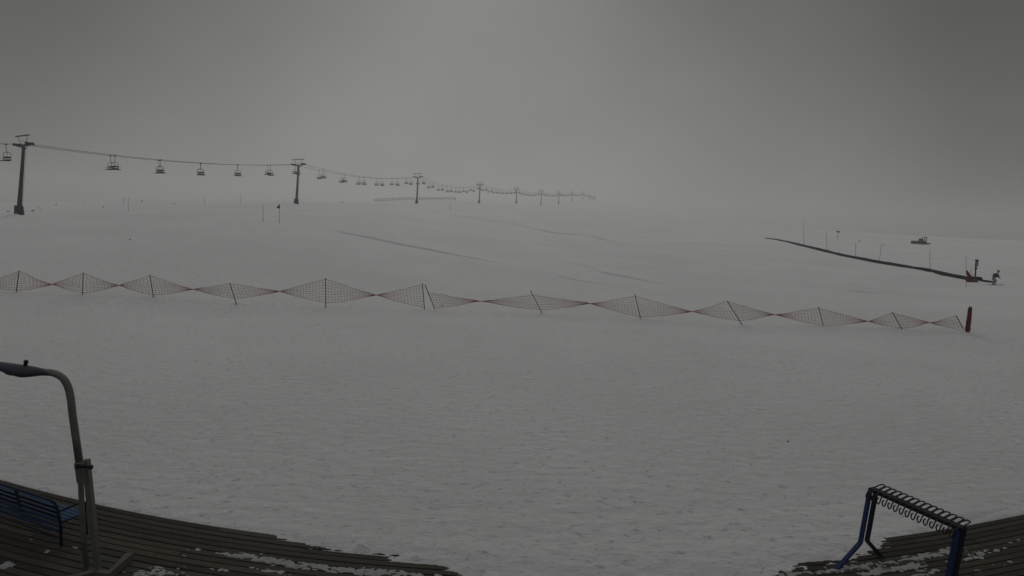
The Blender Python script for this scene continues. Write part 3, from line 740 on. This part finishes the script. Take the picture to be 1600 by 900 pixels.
# ------------------------------------------------------------------ lamp post on the terrace
lb_ = Pz(154, 899, DZ); LY = lb_.y
root = empty('lamp_post', lb_, label='leaning grey lamp post with a curved arm rising from the terrace', cat='lamp post')
L_ = lambda px, py, Y=LY: P(px, py, Y) - lb_
def smooth(pts, it=2):
    pts = [Vector(p) for p in pts]
    for _ in range(it):
        o = [pts[0]]
        for a, b in zip(pts, pts[1:]): o += [a.lerp(b, .25), a.lerp(b, .75)]
        pts = o + [pts[-1]]
    return pts
MB().tube([L_(124, 722), L_(118, 680), L_(113, 645)] + smooth([L_(111, 625), L_(107, 604), L_(98, 589), L_(84, 582.5), L_(70, 581.5)]), .055, 10).build('pole', 'pole', root, smooth=True)
MB().tube([L_(134.5, 718), L_(139, 760), L_(143, 800), L_(148.5, 850), L_(153, 885), L_(156, 906)], .043, square=True).build('support_post', 'pole', root)
MB().tube([L_(125.5, 721, LY + .02), L_(127.5, 790, LY + .02), L_(130.5, 845, LY + .02), L_(136, 884, LY + .25)], .029, square=True).build('support_post', 'pole', root)
MB().box((L_(122.5, 722) + L_(136.5, 752)) / 2, (.17, .13, .34), Matrix.Rotation(R(-6), 3, 'Y'), bev=.01).build('clamp', 'pole', root)
mb = MB().tube([L_(120, 729, LY - .1), L_(141, 730, LY - .1)], .022, 8); mb.tube([L_(139, 730, LY - .1), L_(144, 730, LY - .1)], .036, 6); mb.tube([L_(119.5, 729, LY - .1), L_(121.5, 729, LY - .1)], .036, 6)
mb.build('clamp_bolt', 'black', root)
st = [(82, 583, 4, .05), (66, 581.5, 5.5, .09), (50, 580.8, 8.2, .13), (38, 580.3, 9.6, .15), (22, 577.3, 8.6, .15), (8, 573.5, 6.3, .14), (-8, 569.8, 4.6, .12), (-26, 567, 3.5, .09), (-40, 565, 1.6, .03)]
rings = []
for px, py, hp, w in st:
    c = L_(px, py); hz_ = hp * LY / F
    rings.append([c + Vector((0, w * math.cos(a * math.pi / 6), hz_ * math.sin(a * math.pi / 6) * (1 if math.sin(a) > 0 or 1 else 1))) for a in range(12)])
hd = MB().loft(rings).build('lamp_head', 'lamp', root, smooth=True)
MB().blob(L_(27, 582.5), .085, 3, .05, 12, 8, (2.2, 1.1, .55)).build('lens', 'lens', hd, smooth=True)
mb = MB().tube([L_(39.2, 573), L_(40.2, 568)], [.022, .03], 8); mb.blob(L_(40.6, 565.5), .036, 4, .1, 8, 6); mb.build('light_sensor', 'black', root)
f0 = Pz(170, 900, DZ + .07); f1 = Pz(203, 869, DZ + .06)
MB().tube([lb_ - lb_ + Vector((0, -.05, .06)), f0 - lb_, f1 - lb_], .062, square=True).build('foot', 'timber', root)
MB().tube([Vector((0, 0, .05)), Vector((-.62, -.5, .05))], .055, square=True).build('foot', 'timber', root)

# ------------------------------------------------------------------ blue bench on the terrace
ra = Pz(84, 779, .83 + DZ); rb = Pz(0, 752, .83 + DZ); dx = (ra - rb); dx.z = 0; dx.normalize(); ang = math.atan2(dx.y, dx.x)
corner = ra + dx * .16; base = Vector((corner.x, corner.y, DZ))
root = empty('bench', base, ang, label='blue slatted metal bench with its back to the camera on the terrace', cat='bench')
BL = 3.3                                       # local -X runs along the bench, +Y to its front
def arc(x0, x1, zt, r_): 
    a = [Vector((x0 - r_ + r_ * math.cos(k * math.pi / 12), 0, zt - r_ + r_ * math.sin(k * math.pi / 12))) for k in range(7)]
    b = [Vector((x1 + r_ - r_ * math.sin(k * math.pi / 12), 0, zt - r_ + r_ * math.cos(k * math.pi / 12))) for k in range(7)]
    return a, b
lean = lambda v: Vector((v.x, v.y - .16 * (v.z - .42) if v.z > .42 else v.y, v.z))
a, b2 = arc(0, -BL, .83, .13)
pts = [Vector((0, 0, 0)), Vector((0, 0, .42))] + a + b2 + [Vector((-BL, 0, .42)), Vector((-BL, 0, 0))]
MB().tube([lean(p) for p in pts], .026, 8).build('frame', 'bluedk', root, smooth=True)
for i in range(6):
    z = .70 - i * .088; m_ = lean(Vector((-BL / 2, 0, z)))
    MB().box(m_, (BL - .05, .018, .062), Matrix.Rotation(R(9), 3, 'X'), bev=.006).build('back_slat', 'bluedk' if i < 3 else 'benchblue', root)
for i in range(5):
    MB().box((-BL / 2, .06 + i * .088, .44 - .004 * i), (BL + .02, .07, .022), bev=.006).build('seat_slat', 'benchblue', root)
for x in (-.03, -BL + .03):
    MB().tube([(x, .46, 0), (x, .44, .42), (x, .0, .415)], .024, 8).build('leg', 'bluedk', root)
    MB().tube([lean(Vector((x, 0, .62))), Vector((x, .38, .64)), Vector((x, .46, .6)), Vector((x, .45, .42))], .022, 8).build('armrest', 'bluedk', root)
MB().box(lean(Vector((-1.15, .012, .5))), (.05, .03, .62), Matrix.Rotation(R(9), 3, 'X')).build('back_brace', 'bluedk', root)
MB().tube([(0, .0, .14), (-BL, 0, .14)], .018, 6).build('stretcher', 'bluedk', root)

# ------------------------------------------------------------------ ski rack
ZT = 1.42
ta = Pz(1364, 767, ZT); tb = Pz(1501, 827, ZT); ax = tb - ta; RL = ax.length; ang = math.atan2(ax.y, ax.x)
base = Vector((ta.x, ta.y, 0))
root = empty('ski_rack', base, ang, label='dark blue metal ski rack with looped wire hooks at the terrace edge', cat='ski rack')
# local X along the beam (towards the camera), local Y across
def to_local(p): return Matrix.Rotation(-ang, 3, 'Z') @ (p - base)
for x in (0, RL):
    for sy in (-1, 1):
        p1 = Vector((x, sy * .085, ZT)); p2 = Vector((x - .0, sy * .085, .46)); p3 = Vector((x, sy * .62, .02))
        off = Vector(tuple(to_local(base + Vector((-.11, 0, 0)))))                # the whole rack leans a little
        sh = lambda v: v + off * ((ZT - v.z) / ZT)
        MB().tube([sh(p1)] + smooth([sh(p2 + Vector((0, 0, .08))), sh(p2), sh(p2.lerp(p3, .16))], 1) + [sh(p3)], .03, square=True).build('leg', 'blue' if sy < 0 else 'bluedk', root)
MB().box((RL / 2, 0, ZT + .02), (RL + .1, .15, .07), bev=.012).build('beam', 'black', root)
nh = 15
for i in range(nh):
    x = .03 + (RL - .06) * i / (nh - 1); s = RL / (nh - 1) * .40; jit = random.uniform(-.006, .006)
    far_ = [Vector((x - s, .04, ZT + .05)), Vector((x - s, .20, ZT + .085)), Vector((x - s * .6, .235, ZT + .09)), Vector((x + s * .6, .235, ZT + .09)), Vector((x + s, .20, ZT + .085)), Vector((x + s, .04, ZT + .05))]
    sgn = 1
    near_ = [Vector((x + s, -.03, ZT + .04)), Vector((x + s * .9, -.115, ZT + .035)), Vector((x + s * .9, -.165, ZT - .005)), Vector((x + s * .7, -.175, ZT - .08)), Vector((x, -.17, ZT - .125)), Vector((x - s * .8, -.165, ZT - .085)), Vector((x - s * .8, -.155, ZT - .03 + jit)), Vector((x - s * .3, -.15, ZT - .02))]
    MB().tube(smooth(far_, 1) + smooth(near_, 1), .0115, 6).build('hook', 'black', root, smooth=True)

# ------------------------------------------------------------------ fog
mv = bpy.data.materials.new('fog'); mv.use_nodes = True; nt = mv.node_tree
nt.nodes.remove(nt.nodes['Principled BSDF']); pv = nt.nodes.new('ShaderNodeVolumePrincipled')
pv.inputs['Color'].default_value = (.97, .97, .96, 1); pv.inputs['Density'].default_value = .00105; pv.inputs['Anisotropy'].default_value = .55
nt.links.new(pv.outputs[0], nt.nodes['Material Output'].inputs['Volume'])
M['fog'] = mv
MB().box((0, 0, 24), (3040, 3040, 76)).build('haze', 'fog', kind='stuff')

# ------------------------------------------------------------------ overcast sky and veiled sun
SUN_EL, SUN_AZ = R(30), R(-6)                    # azimuth clockwise from +Y
w = bpy.data.worlds.new('World'); S.world = w; w.use_nodes = True; nt = w.node_tree; N, Lk = nt.nodes.new, nt.links.new
bg = nt.nodes['Background']
sky = N('ShaderNodeTexSky'); sky.sky_type = 'NISHITA'; sky.sun_disc = False; sky.sun_elevation = SUN_EL; sky.sun_rotation = SUN_AZ; sky.dust_density = 6; sky.air_density = 1; sky.ozone_density = 1
hs = N('ShaderNodeHueSaturation'); hs.inputs['Saturation'].default_value = .12; Lk(sky.outputs[0], hs.inputs['Color'])
tc = N('ShaderNodeTexCoord'); dt = N('ShaderNodeVectorMath'); dt.operation = 'DOT_PRODUCT'
e_ = R(4); dt.inputs[1].default_value = (math.sin(R(-1)) * math.cos(e_), math.cos(R(-1)) * math.cos(e_), math.sin(e_)); Lk(tc.outputs['Generated'], dt.inputs[0])
def ramp_(src, stops, mode='EASE'):
    r = N('ShaderNodeValToRGB'); r.color_ramp.interpolation = mode; el = r.color_ramp.elements
    for i, (p, c) in enumerate(stops):
        x = el[i] if i < 2 else None
        if i == 0: el[0].position = p; el[0].color = (*c, 1)
        elif i == len(stops) - 1: el[len(el) - 1].position = p; el[len(el) - 1].color = (*c, 1)
        else: x = el.new(p); x.color = (*c, 1)
    Lk(src, r.inputs[0]); return r.outputs[0]
sx = N('ShaderNodeSeparateXYZ'); Lk(tc.outputs['Generated'], sx.inputs[0])
# brighter up the slope, lens falloff at the sides; overhead and rear light added
lobe = ramp_(dt.outputs['Value'], [(.0, (.60, .60, .60)), (.45, (.50, .50, .50)), (.80, (.385, .385, .375)), (.91, (.56, .56, .55)), (1.0, (.76, .76, .75))])
zen = ramp_(sx.outputs['Z'], [(.36, (0, 0, 0)), (.75, (.76, .76, .765)), (1.0, (.76, .76, .765))])  # unseen bright zenith, added to lift the snow
low = N('ShaderNodeMapRange'); low.inputs['From Max'].default_value = .34; low.inputs['To Min'].default_value = 1.15; low.inputs['To Max'].default_value = .58; Lk(sx.outputs['Z'], low.inputs['Value'])
ml = N('ShaderNodeVectorMath'); ml.operation = 'SCALE'; Lk(lobe, ml.inputs[0]); Lk(low.outputs['Result'], ml.inputs['Scale'])
sm = N('ShaderNodeVectorMath'); sm.operation = 'ADD'; Lk(ml.outputs[0], sm.inputs[0]); Lk(zen, sm.inputs[1])
mulc = N('ShaderNodeVectorMath'); mulc.operation = 'SCALE'; mulc.inputs['Scale'].default_value = 6.0; cn = N('ShaderNodeTexNoise'); cn.inputs['Scale'].default_value = 2.6; cn.inputs['Detail'].default_value = 5; cn.inputs['Roughness'].default_value = .5
cm = N('ShaderNodeMapping'); cm.inputs['Scale'].default_value = (1, 1, 1.8); Lk(tc.outputs['Generated'], cm.inputs[0]); Lk(cm.outputs[0], cn.inputs['Vector'])
cf = N('ShaderNodeMapRange'); cf.inputs['From Min'].default_value = .3; cf.inputs['From Max'].default_value = .7; cf.inputs['To Min'].default_value = .86; cf.inputs['To Max'].default_value = 1.12; Lk(cn.outputs['Fac'], cf.inputs['Value'])
cs = N('ShaderNodeVectorMath'); cs.operation = 'SCALE'; Lk(sm.outputs[0], cs.inputs[0]); Lk(cf.outputs['Result'], cs.inputs['Scale'])
Lk(cs.outputs[0], mulc.inputs[0])
mixn = N('ShaderNodeMix'); mixn.data_type = 'RGBA'; mixn.inputs['Factor'].default_value = .96
Lk(hs.outputs[0], mixn.inputs['A']); Lk(mulc.outputs[0], mixn.inputs['B']); Lk(mixn.outputs['Result'], bg.inputs['Color'])
bg.inputs['Strength'].default_value = .1
sl = bpy.data.lights.new('sun', 'SUN'); sl.energy = .75; sl.angle = R(16); sl.color = (1, .98, .95); so = bpy.data.objects.new('sun', sl); COL.objects.link(so)
sd = Vector((math.sin(SUN_AZ) * math.cos(SUN_EL), math.cos(SUN_AZ) * math.cos(SUN_EL), math.sin(SUN_EL)))
so.rotation_euler = (-sd).to_track_quat('-Z', 'Y').to_euler(); so.location = (0, 0, 50)

S.render.engine = 'CYCLES'
S.cycles.use_denoising = True
S.cycles.volume_bounces = 6; S.cycles.max_bounces = 8; S.cycles.diffuse_bounces = 2; S.cycles.glossy_bounces = 2
S.view_settings.view_transform = 'Standard'; S.view_settings.look = 'None'; S.view_settings.gamma = 1; S.view_settings.exposure = -1.2
